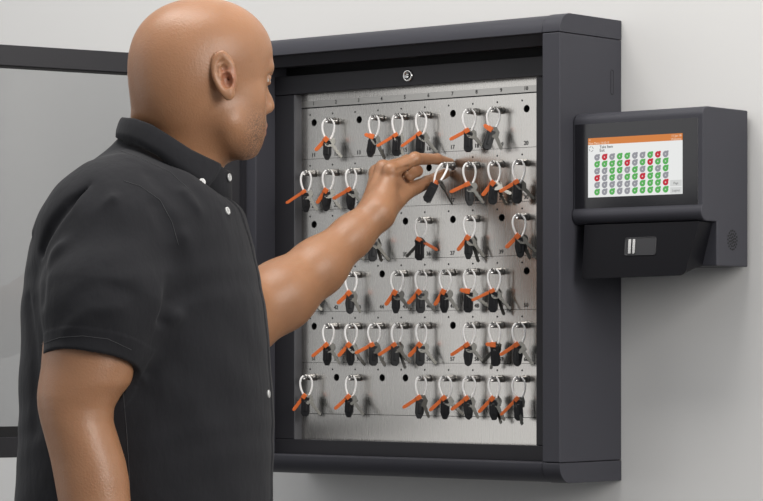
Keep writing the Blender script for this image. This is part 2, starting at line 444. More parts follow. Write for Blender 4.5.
def keyset(r, c, tail=45, tl=0, kang=-38, kst=0, fang=4, fst=0, lean=0, loop_rot=38, two=False, tail_yaw=38, flip=False, w=.0105, desc='', kyaw=38):
    n = (r-1)*10+c
    lab = f'white-looped key set hanging at socket {n}, {ORD[r-1]} row' + (', '+desc if desc else '')
    t = thing('key_set', lab, 'keys', (hx(c), 0, hz(r)), 0, 'key sets hanging in the cabinet')
    child('peg', ME_peg, t, Matrix.Identity(4))
    key = (round(w, 4), round(lean, 4), loop_rot)
    if key not in LOOPS:
        bm, j = loop_bm(w=w, lean=lean, rot=loop_rot); LOOPS[key] = (mesh_of(bm, 'loop', M_loop), j)
    me, j = LOOPS[key]
    child('loop', me, t, Matrix.Identity(4))
    J = T(*j)
    child('fob', ME_fob[fst], t, J @ T(-.001, -.001, -.0005) @ RZ(loop_rot) @ RY(fang))
    child('seal_tail', ME_tag[tl], t, J @ T(-.0008, -.0048, .0015) @ RZ(tail_yaw) @ RY(tail if not flip else -tail) @ RX(8))
    child('key', ME_key[kst], t, J @ T(.0022, -.0005, -.0015) @ RZ(kyaw) @ RY(kang) @ RX(-4) @ RZ(25))
    if two: child('key', ME_key[(kst+1) % 3], t, J @ T(.0010, .0035, -.001) @ RZ(kyaw) @ RY(kang*.45) @ RZ(-15))
    return t
# (row, col, tail angle, tail style, key angle, key style, fob angle, fob style, lean, extra)
K = [
 (1, 2, 46, 1, -40, 0, 2, 0, -.001, {}), (1, 4, 105, 3, -30, 1, 10, 0, -.001, {}), (1, 5, 60, 2, -18, 1, 2, 1, 0, {}), (1, 6, 52, 2, -42, 1, 0, 1, 0, {}),
 (1, 8, 62, 0, -42, 2, 4, 1, 0, {}), (1, 9, 120, 3, -28, 2, 14, 1, -.002, {'desc': 'tilted fob'}),
 (2, 1, 54, 2, -40, 0, 0, 0, .001, {}), (2, 2, 34, 1, -42, 0, 0, 2, -.001, {}), (2, 3, 60, 0, -40, 1, 0, 2, 0, {'desc': 'beside the man\'s hand'}),
 (2, 8, 62, 0, -40, 0, 0, 0, .001, {}), (2, 9, 38, 1, -60, 2, 2, 1, .001, {'two': True}), (2, 10, 60, 0, -45, 2, 2, 1, 0, {}),
 (3, 3, 60, 1, -38, 0, 2, 0, 0, {'desc': 'mostly behind the forearm'}), (3, 4, 48, 1, -40, 1, 4, 1, 0, {'two': True, 'desc': 'just below the forearm'}),
 (3, 6, 62, 2, 48, 0, 0, 1, 0, {'flip': True, 'desc': 'its orange tail pointing right'}), (3, 8, 40, 1, -40, 0, -2, 0, .001, {'two': True}), (3, 10, 42, 1, -48, 2, -4, 2, .001, {'two': True}),
 (4, 1, 60, 1, -44, 0, 2, 0, 0, {'desc': 'mostly behind the forearm'}), (4, 3, 46, 1, -32, 2, 2, 2, 0, {}), (4, 5, 40, 1, -42, 0, 0, 0, 0, {}), (4, 6, 46, 1, -40, 0, 0, 1, 0, {}), (4, 7, 34, 1, -40, 0, 0, 0, 0, {}),
 (4, 8, 100, 3, -55, 1, 4, 1, .001, {}), (4, 9, 62, 2, -42, 0, 0, 1, .002, {'two': True}),
 (5, 2, 54, 0, -38, 0, 0, 0, 0, {}), (5, 3, 44, 1, -38, 1, 2, 0, 0, {}), (5, 4, 64, 0, -36, 1, 2, 1, 0, {}), (5, 5, 56, 0, -42, 0, 0, 1, -.001, {'desc': 'two keys apart', 'two': True}), (5, 6, 40, 1, -40, 0, 0, 1, .001, {}),
 (5, 8, 58, 0, -40, 0, 2, 2, 0, {}), (5, 9, 95, 3, 42, 0, 0, 1, .003, {'two': True, 'desc': 'one key pointing left'}), (5, 10, 54, 0, -44, 1, -2, 2, 0, {}),
 (6, 1, 36, 0, -46, 1, 0, 1, 0, {}), (6, 3, 50, 0, -42, 1, 2, 0, -.001, {}), (6, 6, 54, 0, -30, 2, 0, 0, 0, {}), (6, 7, 46, 0, -48, 1, 2, 0, .001, {'desc': 'fob crossed by a thin key'}), (6, 8, 56, 0, -32, 2, 0, 2, 0, {}),
 (6, 9, 42, 0, -28, 0, 0, 0, 0, {'two': True}), (6, 10, 46, 2, -10, 1, 0, 1, .001, {}),
]
rnd = random.Random(3)
for (r, c, ta, tl, ka, ks, fa, fs, ln, ex) in K:
    ex = dict(ex)
    keyset(r, c, ta+rnd.uniform(-4, 4), tl, ka+rnd.uniform(-4, 4), ks, fa+rnd.uniform(-4, 4), fs, ln+rnd.choice([-.0008, 0, .0008]), loop_rot=rnd.choice([30, 38, 46]),
           w=rnd.choice([.0095, .0102, .011]), kyaw=rnd.uniform(5, 38), **ex)
# the set held in the fingers
t = thing('key_set', 'key set with white loop held between the man\'s finger and thumb', 'keys', (hx(7)+.0175, -.0190, hz(2)), 0, 'key sets hanging in the cabinet')
child('peg', ME_peg, t, T(0, -.0035, 0))
bm, j = loop_bm(w=.0085, h=.036, top=(0, -.0243, .003), rot=38, lean=-.001, ylean=-.021)
obj('loop', bm, M_loop, t)
J = T(*j)
child('seal_tail', ME_tag[1], t, J @ RZ(38) @ T(.001, -.002, .003) @ RY(24) @ Matrix.Scale(.95, 4))
child('fob', ME_fob[1], t, J @ T(.002, -.0045, .0015) @ RZ(38) @ RY(27))
child('key', ME_key[1], t, J @ T(.008, .004, .002) @ RZ(40) @ RY(-28) @ RZ(70))

# ------------------------------------------------------------------ touch-screen terminal
X0, X1 = XR+.0006, .8062; YT = -.031
term = thing('control_terminal', 'charcoal wall terminal with lit colour touch screen and fingerprint reader beside the cabinet', 'terminal', (.69, WALL, .17))
t_off = Matrix.Translation((-.69, -WALL, -.17))
def tpart(name, bm, m, parent=None, **k):
    o = obj(name, bm, m, parent or term, **k)
    if parent is None: o.matrix_parent_inverse = t_off
    return o
prof = [(.0926, .4139)] + [(YT+.016-.016*math.sin(a), .4139-.014+.014*math.cos(a)) for a in [PI/2*i/8 for i in range(9)]]
prof += [(YT, .2660), (YT-.0035, .2615), (YT-.0045, .256)] + [(YT-.0045+.016-.016*math.cos(a), .256-.0155*math.sin(a)) for a in [PI/2*i/8 for i in range(1, 9)]]
prof += [(.0069, .2405), (.0069, .1735), (.0926, .1735)]
hs = tpart('housing', prism(bmesh.new(), prof, X0, X1), M_case, bevel=.0022)
bm = BX(X0+.01, X1-.012, .0926, WALL-.0005, .185, .404); tpart('wall_mount', bm, M_case2)
bz = tpart('screen_bezel', BX(X0+.0038, .7975, YT-.0006, YT+.001, .2650, .3965), M_gloss, bevel=.0004)
# display: one sheet with header, icons and lettering
ax0, ax1, az0, az1 = .5938, .7700, .2822, .3740; W_, H_ = ax1-ax0, az1-az0
M_scr = mat('display_white', (.86, .87, .86), .3, emit=.92)
M_sor = mat('display_orange', (.66, .22, .055), .3, emit=.95)
M_sgr = mat('display_green', (.10, .42, .10), .3, emit=.95)
M_sre = mat('display_red', (.55, .025, .045), .3, emit=.95)
M_sga = mat('display_grey', (.30, .30, .33), .3, emit=.95)
M_stx = mat('display_ink', (.08, .08, .08), .3, emit=.8)
M_swh = mat('display_letters', (.95, .80, .66), .3, emit=.9)
M_sbt = mat('display_button', (.66, .67, .66), .3, emit=.95)
bm = bmesh.new(); ys = YT-.0010
def rect(x0, x1, z0, z1, y, mi):
    f = bm.faces.new([bm.verts.new(p) for p in ((x0, y, z0), (x1, y, z0), (x1, y, z1), (x0, y, z1))]); f.material_index = mi
rect(ax0, ax1, az0, az1-.0105, ys, 0); rect(ax0, ax1, az1-.0105, az1, ys, 1)
rect(ax1-.0225, ax1-.0015, az0+.012, az0+.0215, ys-.0001, 7); rect(ax1-.0225, ax1-.0015, az0+.001, az0+.0105, ys-.0001, 7)
G = ['arrggaagra', '', '']
grid = ['ARAGGAAGRA', 'GGGGRAGRGG', 'AAGGAGAGAG', 'RAGAGGRGGA', 'AAAAAAGGGR', 'GAGAAGGGGG']
ci = {'G': 2, 'R': 3, 'A': 4}
for i, row in enumerate(grid):
    for k, ch in enumerate(row):
        cx = ax0+W_*(.097+k*(.824-.097)/9); cz = az1-H_*(.330+i*(.915-.330)/5)
        rr = .0053
        pts = [(cx+rr*math.cos(a), cz+rr*.95*math.sin(a)) for a in [2*PI*q/14 for q in range(14)]]
        pts = [p for p in pts if True]
        f = bm.faces.new([bm.verts.new((x, ys-.0001, max(z, az0))) for x, z in pts]); f.material_index = ci[ch]
        rect(cx+.0020, cx+.0056, cz+.0022, cz+.0052, ys-.00012, ci[ch])
        f = bm.faces.new([bm.verts.new((cx+.0012*math.cos(a), ys-.0002, cz+.0012*math.sin(a))) for a in [2*PI*q/8 for q in range(8)]]); f.material_index = 7
text_mesh('Take Item', .0062, T(ax0+W_*.125, ys-.0002, az1-.0146), bm, 5, 'LEFT', .0001)
text_mesh('Exit', .0062, T(ax0+W_*.125, ys-.0002, az1-.0198), bm, 5, 'LEFT', .0001)
text_mesh('Main Menu 10:32:15', .0048, T(ax0+.001, ys-.0002, az1-.0082), bm, 6, 'LEFT')
text_mesh('<', .0055, T(ax0+.002, ys-.0002, az1-.0032), bm, 6, 'LEFT')
text_mesh('11 Jun 18', .0048, T(ax1-.002, ys-.0002, az1-.0035), bm, 6, 'RIGHT')
text_mesh('Welcome', .0048, T(ax1-.002, ys-.0002, az1-.0085), bm, 6, 'RIGHT')
text_mesh('Page', .0050, T(ax1-.012, ys-.0002, az0+.0165), bm, 5)
text_mesh('Logout', .0050, T(ax1-.012, ys-.0002, az0+.0055), bm, 5)
ring = [(ax0+.0062+.0042*math.cos(a), az1-.0168+.0042*math.sin(a)) for a in [2*PI*q/12 for q in range(12)]]
rin = [(ax0+.0062+.0034*math.cos(a), az1-.0168+.0034*math.sin(a)) for a in [2*PI*q/12 for q in range(12)]]
for q in range(0, 12):
    if q % 3 == 2: continue
    j_ = (q+1) % 12
    f = bm.faces.new([bm.verts.new((x, ys-.0002, z)) for x, z in (ring[q], ring[j_], rin[j_], rin[q])]); f.material_index = 5
tpart('display', bm, [M_scr, M_sor, M_sgr, M_sre, M_sga, M_stx, M_swh, M_sbt], parent=bz, label='lit touch display with orange header and rows of key icons')
# lower wedge with fingerprint reader : front face slopes forward going down
Xw0, Xw1 = .5850, .7990
def wy(z): return YT+.001-(.2405-z)/(.2405-.158)*.007
bm = bmesh.new()
fr = [(Xw0, .2400), (Xw1, .2400), (.7800, .1740)] + [(.7800-.013+.013*math.cos(a), .1715-.013*math.sin(a)) for a in [PI/2*i/8 for i in range(1, 9)]] + [(Xw0+.004, .1555), (Xw0, .159)]
A = [bm.verts.new((x, wy(z), z)) for x, z in fr]; B = [bm.verts.new((x, .0068, max(z, .1735) if z < .2 else z)) for x, z in fr]
bm.faces.new(A); bm.faces.new(B[::-1])
for i in range(len(fr)): bm.faces.new((A[i], A[(i+1) % len(fr)], B[(i+1) % len(fr)], B[i]))
wd = tpart('reader_housing', bm, mat('black_housing_plastic', (.007, .007, .009), .45, spec=.15), bevel=.0014)
slope = math.atan2(.007, .2405-.158)
def MW(x, z): return Matrix.Translation((x, wy(z), z)) @ Matrix.Rotation(-slope, 4, 'X')
Mr = MW(.6935, .2045)
def rr_prof(w, h, r, n=5):
    P = []
    for (sx, sz, a0) in ((1, 1, 0), (-1, 1, 90), (-1, -1, 180), (1, -1, 270)):
        P += [(sx*(w-r)+r*math.cos(math.radians(a0+90*i/n)), sz*(h-r)+r*math.sin(math.radians(a0+90*i/n))) for i in range(n+1)]
    return P
bm = bmesh.new(); tube(bm, [(x, -.0005, z) for x, z in rr_prof(.0285, .0135, .003)], .0007, n=6, closed=True)
prism(bm, rr_prof(.0285, .0135, .003), -.0004, .0006, axis=1)
bmesh.ops.transform(bm, matrix=Mr, verts=bm.verts)
rd = tpart('fingerprint_reader', bm, mat('reader_plastic', (.03, .03, .033), .3), parent=wd)
bm = bmesh.new()
for x0, x1 in ((-.0215, -.0165), (-.0135, -.0090)): box(bm, x0, x1, -.0022, -.0004, -.0110, .0110)
bmesh.ops.transform(bm, matrix=Mr, verts=bm.verts)
tpart('sensor_strip', bm, M_chrome, parent=wd, label='bright metal sensor strips')
# speaker grille : rings of small holes on the right side
bm = bmesh.new()
for ring_, cnt in ((0, 1), (.0042, 6), (.0084, 12), (.0126, 16)):
    for q in range(cnt):
        a = 2*PI*q/cnt+ring_*90
        lathe(bm, [(.0016, .0005), (.0016, 0)], axis='x', n=8, M=T(X1, .0494+ring_*math.cos(a), .2137+ring_*1.15*math.sin(a)))
tpart('speaker_grille', bm, M_dot, parent=hs)

#MAN
# ------------------------------------------------------------------ the man : signed-distance modelling meshed with surface nets
R0, V0 = -.2795, 4.12
root_xy = CAM[:2]+R0*np.array([cY, sY])+V0*np.array([-sY, cY])
man = thing('person', 'person with shaved head in charcoal short-sleeved shirt reaching for a key', 'person', (root_xy[0], root_xy[1], FLOOR), YAW)
def L(px, py, v):
    """a point of the figure in its own frame (x to his front, y to his left, z up from the floor)"""
    return np.array([(px-381.5)*v/FPX-R0, v-V0, CAM[2]-(py-HOR)*v/FPX-FLOOR])
def nrm(a): a = np.array(a, float); return a/np.linalg.norm(a)
def smin(a, b, k):
    h = np.clip(.5+.5*(b-a)/k, 0, 1); return b*(1-h)+a*h-k*h*(1-h)
def smax(a, b, k): return -smin(-a, -b, k)
def s_sph(P, c, r): return np.linalg.norm(P-c, axis=1)-r
def s_ell(P, c, r, A=None):
    q = P-np.asarray(c)
    if A is not None: q = q @ np.asarray(A).T
    r = np.asarray(r, float); k0 = np.linalg.norm(q/r, axis=1); k1 = np.linalg.norm(q/r**2, axis=1)
    return k0*(k0-1)/np.maximum(k1, 1e-9)
def s_cap(P, a, b, ra, rb=None):
    rb = ra if rb is None else rb
    a = np.asarray(a); b = np.asarray(b); ab = b-a; t = np.clip((P-a)@ab/(ab@ab), 0, 1)
    return np.linalg.norm(P-a-t[:, None]*ab, axis=1)-(ra+(rb-ra)*t)
def mesh_sdf(f, lo, hi, h, B=8, lip=1.5):
    lo = np.asarray(lo, float); n = np.ceil((np.asarray(hi)-lo)/(h*B)).astype(int)
    g = np.stack(np.meshgrid(*[np.arange(k) for k in n], indexing='ij'), -1).reshape(-1, 3)
    act = []
    for i in range(0, len(g), 60000):
        cc = lo+(g[i:i+60000]+.5)*h*B; act.append(np.abs(f(cc)) < h*B*.87*lip+.002)
    g = g[np.concatenate(act)]
    NN = n*B+2
    vid, vpos, quads = [], [], []
    pi = np.stack(np.meshgrid(*[np.arange(B+1)]*3, indexing='ij'), -1)
    corners = [(0, 0, 0), (1, 0, 0), (0, 1, 0), (1, 1, 0), (0, 0, 1), (1, 0, 1), (0, 1, 1), (1, 1, 1)]
    edges = [(0, 1), (2, 3), (4, 5), (6, 7), (0, 2), (1, 3), (4, 6), (5, 7), (0, 4), (1, 5), (2, 6), (3, 7)]
    for i in range(0, len(g), 150):
        gb = g[i:i+150]; idx = (gb*B)[:, None, None, None, :]+pi[None]
        V = f((lo+idx.reshape(-1, 3)*h)).reshape(len(gb), B+1, B+1, B+1)
        cv = [V[:, a:a+B, b:b+B, c:c+B] for a, b, c in corners]
        mn = np.minimum.reduce(cv); mxv = np.maximum.reduce(cv); m = (mn < 0) & (mxv >= 0)
        w_ = np.argwhere(m)
        if len(w_):
            vals = np.stack([c[m] for c in cv], 1)
            acc = np.zeros((len(w_), 3)); cnt = np.zeros(len(w_))
            for a, b in edges:
                va, vb = vals[:, a], vals[:, b]; cr = (va < 0) != (vb < 0)
                t = np.where(cr, va/np.where(cr, va-vb, 1), 0)
                p = np.array(corners[a])[None]+t[:, None]*(np.array(corners[b])-np.array(corners[a]))[None]
                acc += np.where(cr[:, None], p, 0); cnt += cr
            cell = gb[w_[:, 0]]*B+w_[:, 1:]
            vid.append((cell[:, 0]*NN[1]+cell[:, 1])*NN[2]+cell[:, 2]); vpos.append(lo+(cell+acc/cnt[:, None])*h)
        for ax in range(3):
            sl0 = [slice(None)]+[slice(0, B)]*3; sl1 = list(sl0); sl1[ax+1] = slice(1, B+1)
            a, b = V[tuple(sl0)], V[tuple(sl1)]; cr = (a < 0) != (b < 0); w2 = np.argwhere(cr)
            if not len(w2): continue
            neg = a[cr] < 0; cell = gb[w2[:, 0]]*B+w2[:, 1:]
            o1 = np.zeros(3, int); o2 = np.zeros(3, int); o1[(ax+1) % 3] = 1; o2[(ax+2) % 3] = 1
            ids = []
            for q in (cell-o1-o2, cell-o2, cell, cell-o1):
                ids.append((q[:, 0]*NN[1]+q[:, 1])*NN[2]+q[:, 2])
            q4 = np.stack(ids, 1); q4[~neg] = q4[~neg][:, ::-1]; quads.append(q4)
    vid = np.concatenate(vid); vpos = np.concatenate(vpos); quads = np.concatenate(quads)
    o = np.argsort(vid); vid = vid[o]; vpos = vpos[o]
    j = np.searchsorted(vid, quads); j = np.minimum(j, len(vid)-1); ok = (vid[j] == quads).all(1); Q = j[ok]
    def grad(P, e=h*.5):
        return np.stack([f(P+np.eye(3)[a]*e)-f(P-np.eye(3)[a]*e) for a in range(3)], 1)/(2*e)
    for it in range(2):
        G_ = grad(vpos); d = f(vpos); st = d[:, None]*G_/np.maximum((G_*G_).sum(1), .05)[:, None]
        ln = np.linalg.norm(st, axis=1); st *= np.minimum(1, h*.6/np.maximum(ln, 1e-9))[:, None]; vpos = vpos-st
    return vpos, Q
def np_obj(name, V, Q, mats, parent, mi=None, attr=None, label=None):
    me = bpy.data.meshes.new(name)
    me.vertices.add(len(V)); me.vertices.foreach_set('co', V.astype(np.float32).ravel())
    me.loops.add(Q.size); me.loops.foreach_set('vertex_index', Q.astype(np.int32).ravel())
    me.polygons.add(len(Q)); me.polygons.foreach_set('loop_start', np.arange(0, Q.size, 4, dtype=np.int32))
    try: me.polygons.foreach_set('loop_total', np.full(len(Q), 4, dtype=np.int32))
    except Exception: pass
    for m in mats: me.materials.append(m)
    if mi is not None: me.polygons.foreach_set('material_index', mi.astype(np.int32))
    me.update(calc_edges=True); me.validate()
    me.polygons.foreach_set('use_smooth', np.ones(len(me.polygons), bool))
    if attr is not None:
        ca = me.color_attributes.new('pigment', 'FLOAT_COLOR', 'POINT'); ca.data.foreach_set('color', attr.astype(np.float32).ravel())
    o = bpy.data.objects.new(name, me); C.objects.link(o); o.parent = parent
    if label: o['label'] = label
    return o

# ---- head frame
HV = 4.08; HTH = math.radians(32)
Hc = L(201, 58, HV)
Fh = np.array([math.cos(HTH), math.sin(HTH), 0]); Sh = np.array([math.sin(HTH), -math.cos(HTH), 0]); Uh = np.array([0, 0, 1.])
AH = np.stack([Fh, Sh, Uh])
def H(f, s, u): return Hc+f*Fh+s*Sh+u*Uh
def ear(q, side):
    # q in head coordinates; ear frame: a forward, b up, c outwards
    o = np.array([-.0065, side*.0760, -.0300])
    far = np.linalg.norm(q-o, axis=1)
    near = far < .048
    res = far-.030
    if not near.any(): return res
    res[near] = ear_core(q[near], side, o); return res
def ear_core(q, side, o):
    tilt = math.radians(-10); fl = math.radians(20)
    d = q-o; c = d[:, 1]*side; a = d[:, 0]; b = d[:, 2]
    a, c = a*math.cos(fl)+c*math.sin(fl), -a*math.sin(fl)+c*math.cos(fl)     # flares outwards at the back
    a, b = a*math.cos(tilt)-b*math.sin(tilt), a*math.sin(tilt)+b*math.cos(tilt)
    wid = .0165*(1-.22*np.clip(-b/.03, 0, 1))
    e = np.sqrt((a/wid)**2+(b/.0305)**2)
    rim_d = (e-1)*wid*.95
    plate = np.maximum(rim_d+.002, np.abs(c-.006)-.0028)
    front = np.clip((a-.004)/.008, 0, 1)
    z_rim = .0095-.004*front
    rim = np.sqrt((rim_d+.0022)**2+(c-z_rim)**2)-.0034*(1-.55*np.clip((a-.004)/.01, 0, 1)*np.clip((.012-b)/.012, 0, 1))
    d_ = smin(plate, rim, .0025)
    P3 = np.stack([a, b, c], 1)
    # antihelix ridge
    for (p0, p1, r_) in (((-.0068, -.0150, .0080), (-.0082, -.002, .0088), .0028), ((-.0082, -.002, .0088), (-.0045, .012, .0085), .0027), ((-.0045, .012, .0085), (.003, .0175, .0075), .0022)):
        d_ = smin(d_, s_cap(P3, p0, p1, r_, r_), .003)
    d_ = smin(d_, s_ell(P3, (.0015, -.0265, .0060), (.0085, .0085, .0042)), .004)       # lobe
    d_ = smin(d_, s_ell(P3, (.0092, -.0060, .0080), (.0032, .0062, .0034)), .003)       # tragus
    d_ = smin(d_, s_cap(P3, (.010, .004, .006), (.003, .0005, .0075), .0022, .0018), .003)  # root of the helix
    base = s_ell(P3, (.004, -.002, .000), (.014, .024, .0085))
    d_ = smin(d_, base, .004)
    cav = s_ell(P3, (.0020, -.0080, .0110), (.0072, .0115, .0090))
    cav2 = s_ell(P3, (.0005, .0085, .0115), (.0058, .0055, .0062))
    sulc = s_ell(P3, (.0085, -.0050, .0040), (.0030, .0040, .0100))
    d_ = smax(d_, -cav, .002); d_ = smax(d_, -cav2, .002)
    d_ = smax(d_, -s_cap(P3, (.0050, -.0060, .008), (.0055, -.0065, .0005), .0020, .0016), .0020)
    return d_
def head_sdf(P):
    q = (P-Hc) @ AH.T
    e = lambda c, r: s_ell(q, c, r)
    d = e((-.0035, 0, -.000), (.0995, .0775, .0815))
    d = smin(d, e((.026, 0, .010), (.0715, .065, .060)), .03)
    d = smin(d, e((-.038, 0, -.050), (.058, .058, .062)), .04)
    d = smin(d, e((.030, 0, -.057), (.058, .0580, .064)), .03)
    d = smin(d, e((.031, 0, -.097), (.049, .052, .036)), .03)
    for s in (-1, 1):
        d = smin(d, e((.046, s*.041, -.058), (.027, .020, .020)), .02)          # cheekbone
        d = smin(d, e((.047, s*.030, -.092), (.030, .025, .026)), .025)          # cheek
        d = smin(d, s_cap(q, (.016, s*.050, -.092), (.054, s*.030, -.123), .012, .012), .035)   # jaw line
    d = smin(d, s_ell(q, (.0720, 0, -.123), (.017, .021, .0145)), .015)
    d = smin(d, s_cap(q, (.0880, -.010, -.014), (.0880, .010, -.014), .013), .015)
    for s in (-1, 1):
        d = smin(d, s_cap(q, (.0925, s*.012, -.0105), (.0830, s*.040, -.0125), .0120, .0085), .010)   # brow
        d = smax(d, -s_ell(q, (.0990, s*.036, -.0300), (.0190, .0200, .0115)), .009)                  # eye socket
    for s in (-1, 1):
        d = smin(d, s_sph(q, (.0780, s*.0315, -.0285), .0125), .002)
        # lids
        for zz, rr in ((-.0245, .0025), (-.0335, .0018)):
            for a0, a1 in ((-50, -15), (-15, 20), (20, 55)):
                p = [(.0770+.0115*math.cos(math.radians(a)), s*.0315+.0120*math.sin(math.radians(a)), zz+(-.0022 if zz > -.03 else .0018)*abs(math.sin(math.radians(a)))*1.5) for a in (a0, a1)]
                d = smin(d, s_cap(q, p[0], p[1], rr), .003)
    # nose
    d = smin(d, s_cap(q, (.0880, 0, -.020), (.1000, 0, -.050), .0080, .0100), .010)
    d = smin(d, s_ell(q, (.1020, 0, -.0620), (.0135, .0125, .0115)), .010)
    for s in (-1, 1):
        d = smin(d, s_ell(q, (.0925, s*.0135, -.0665), (.0120, .0075, .0085)), .006)
        d = smax(d, -s_ell(q, (.0990, s*.0062, -.0745), (.0060, .0034, .0050)), .002)
    # mouth
    d = smin(d, s_ell(q, (.0815, 0, -.0900), (.0130, .0260, .0180)), .014)
    d = smin(d, s_cap(q, (.0920, -.013, -.0905), (.0920, .013, -.0905), .0052), .006)
    d = smin(d, s_cap(q, (.0900, -.012, -.1020), (.0900, .012, -.1020), .0056), .006)
    for a, b in (((.0860, -.026, -.0965), (.0975, 0, -.0960)), ((.0975, 0, -.0960), (.0860, .026, -.0965))):
        d = smax(d, -s_cap(q, a, b, .0018), .003)
    for s in (-1, 1):
        d = smin(d, ear(q, s), .0035)
    return d
def neck_sdf(P):
    a = L(199, 105, HV); b = L(172, 185, 4.11)
    d = s_ell(P, (a+b)/2, (.074, .066, .13), None)
    ax = nrm(b-a)
    d = s_cap(P, a+np.array([-.012, .004, 0]), b, .056, .066)
    d = smin(d, s_cap(P, L(168, 75, HV), L(160, 165, 4.11), .040, .050), .03)
    return d
# ---- torso table, from back to front
ROW = [(128, 128, 200, .050), (146, 113, 215, .070), (160, 95, 230, .100), (174, 78, 238, .130), (190, 63, 242, .158), (215, 44, 246, .188), (250, 30, 253, .192), (300, 25, 264, .190), (350, 22, 269, .188), (400, 20, 272.5, .186),
       (450, 19, 274, .184), (501, 17, 271.5, .180), (560, 20, 270, .178), (620, 26, 262, .176)]
VT = 4.12
zz_ = np.array([L(0, r[0], VT)[2] for r in ROW])[::-1]
xl_ = np.array([L(r[1], 0, VT)[0] for r in ROW])[::-1]; xr_ = np.array([L(r[2], 0, VT)[0] for r in ROW])[::-1]; hv_ = np.array([r[3] for r in ROW])[::-1]
zf = np.linspace(zz_[0]-.1, zz_[-1]+.05, 400)
def smooth(a):
    k = np.exp(-np.linspace(-2, 2, 31)**2); k /= k.sum(); b = np.pad(np.interp(zf, zz_, a), 15, mode='edge'); return np.convolve(b, k, 'valid')
xlf, xrf, hvf = smooth(xl_), smooth(xr_), smooth(hv_)
def torso_sdf(P, off=0.0, n=2.35):
    z = P[:, 2]; xl = np.interp(z, zf, xlf)-off; xr = np.interp(z, zf, xrf)+off; hv = np.interp(z, zf, hvf)+off
    cx = (xl+xr)/2; ax = (xr-xl)/2
    k = (np.abs((P[:, 0]-cx)/ax)**n+np.abs((P[:, 1]+.0)/hv)**n)**(1/n)
    return (k-1)*np.minimum(ax, hv)*.92
SR = L(112, 226, 3.995); SLs = L(165, 212, 4.33)
NB = L(165, 168, 4.11)
SRt = L(104, 218, 4.00)
HEM = L(90, 364, 3.935); 
EL_R = L(78, 404, 3.925); WR_R = L(120, 590, 3.90)
EL_L = L(242, 322, 4.52); WR_L = L(377, 213, 4.655)
def arm_left(P):
    m = L(318, 267, 4.60); m2 = L(280, 296, 4.56)
    d = s_cap(P, SLs, EL_L, .060, .050)
    d = smin(d, s_cap(P, EL_L, m2, .0490, .0500), .03)
    d = smin(d, s_cap(P, m2, m, .0500, .0425), .03)
    d = smin(d, s_cap(P, m, L(352, 236, 4.635), .0425, .0320), .02)
    d = smin(d, s_cap(P, L(352, 236, 4.635), WR_L, .0320, .0275), .015)
    return d
ARM = [(270, 60, 165), (310, 46, 152), (345, 41.5, 141), (368, 40, 135.5), (384, 37.5, 130), (396, 36.3, 120), (408, 37.2, 113.5), (421, 40, 113), (440, 45.5, 119), (460, 51, 125.5), (480, 55, 129.5), (501, 59, 131), (530, 66, 132), (560, 80, 133), (592, 97, 136)]
za_ = np.array([L(0, r[0], 3.925)[2] for r in ARM])[::-1]; zaf = np.linspace(za_[0]-.02, za_[-1]+.02, 300)
def smooth2(a_):
    k = np.exp(-np.linspace(-2, 2, 13)**2); k /= k.sum(); return np.convolve(np.pad(np.interp(zaf, za_, a_), 6, mode='edge'), k, 'valid')
alf = smooth2(np.array([L(r[1], 0, 3.925)[0] for r in ARM])[::-1]); arf = smooth2(np.array([L(r[2], 0, 3.925)[0] for r in ARM])[::-1])
def arm_right(P):
    z = P[:, 2]; xl = np.interp(z, zaf, alf); xr = np.interp(z, zaf, arf); ax = (xr-xl)/2
    cy = np.interp(z, [zaf[0], zaf[-1]], [3.90-V0, 3.955-V0]); ay = ax*.35+np.interp(z, [za_[0], za_[9], za_[-1]], [.020, .036, .040])
    d = (np.sqrt(((P[:, 0]-(xl+xr)/2)/ax)**2+((P[:, 1]-cy)/ay)**2)-1)*np.minimum(ax, ay)
    d = np.maximum(d, np.maximum(z-zaf[-1], zaf[0]-z))
    return smin(d, s_cap(P, SRt+[0, .01, -.02], L(100, 300, 3.95), .056, .060), .03)
# ---- left hand : joints as (px, py, depth, radius)
def chain(P, pts, k=.004):
    d = None
    for a, b in zip(pts, pts[1:]):
        c = s_cap(P, L(*a[:3]), L(*b[:3]), a[3], b[3]); d = c if d is None else smin(d, c, k)
    return d
IDX = [(391, 171, 4.676, .0115), (415, 159.0, 4.700, .0100), (437, 159, 4.745, .0084), (450, 162.5, 4.772, .0070)]
MID = [(384, 169, 4.700, .0118), (407, 162, 4.735, .0102), (417, 171, 4.737, .0090), (409, 176.5, 4.712, .0078)]
RNG = [(378, 173, 4.725, .0115), (398, 170, 4.760, .0100), (408, 180, 4.762, .0086), (399, 185, 4.738, .0076)]
PNK = [(376, 184, 4.745, .0100), (391, 184, 4.775, .0088), (400, 192, 4.775, .0076), (393, 196, 4.757, .0068)]
THB = [(388, 208, 4.670, .0170), (406, 192, 4.700, .0128), (427, 182.5, 4.748, .0104), (445, 173.5, 4.778, .0080)]
def hand_left(P):
    c_ = L(410, 180, 4.71); far = np.linalg.norm(P-c_, axis=1); near = far < .15
    res = far-.11
    if near.any(): res[near] = hand_core(P[near])
    return res
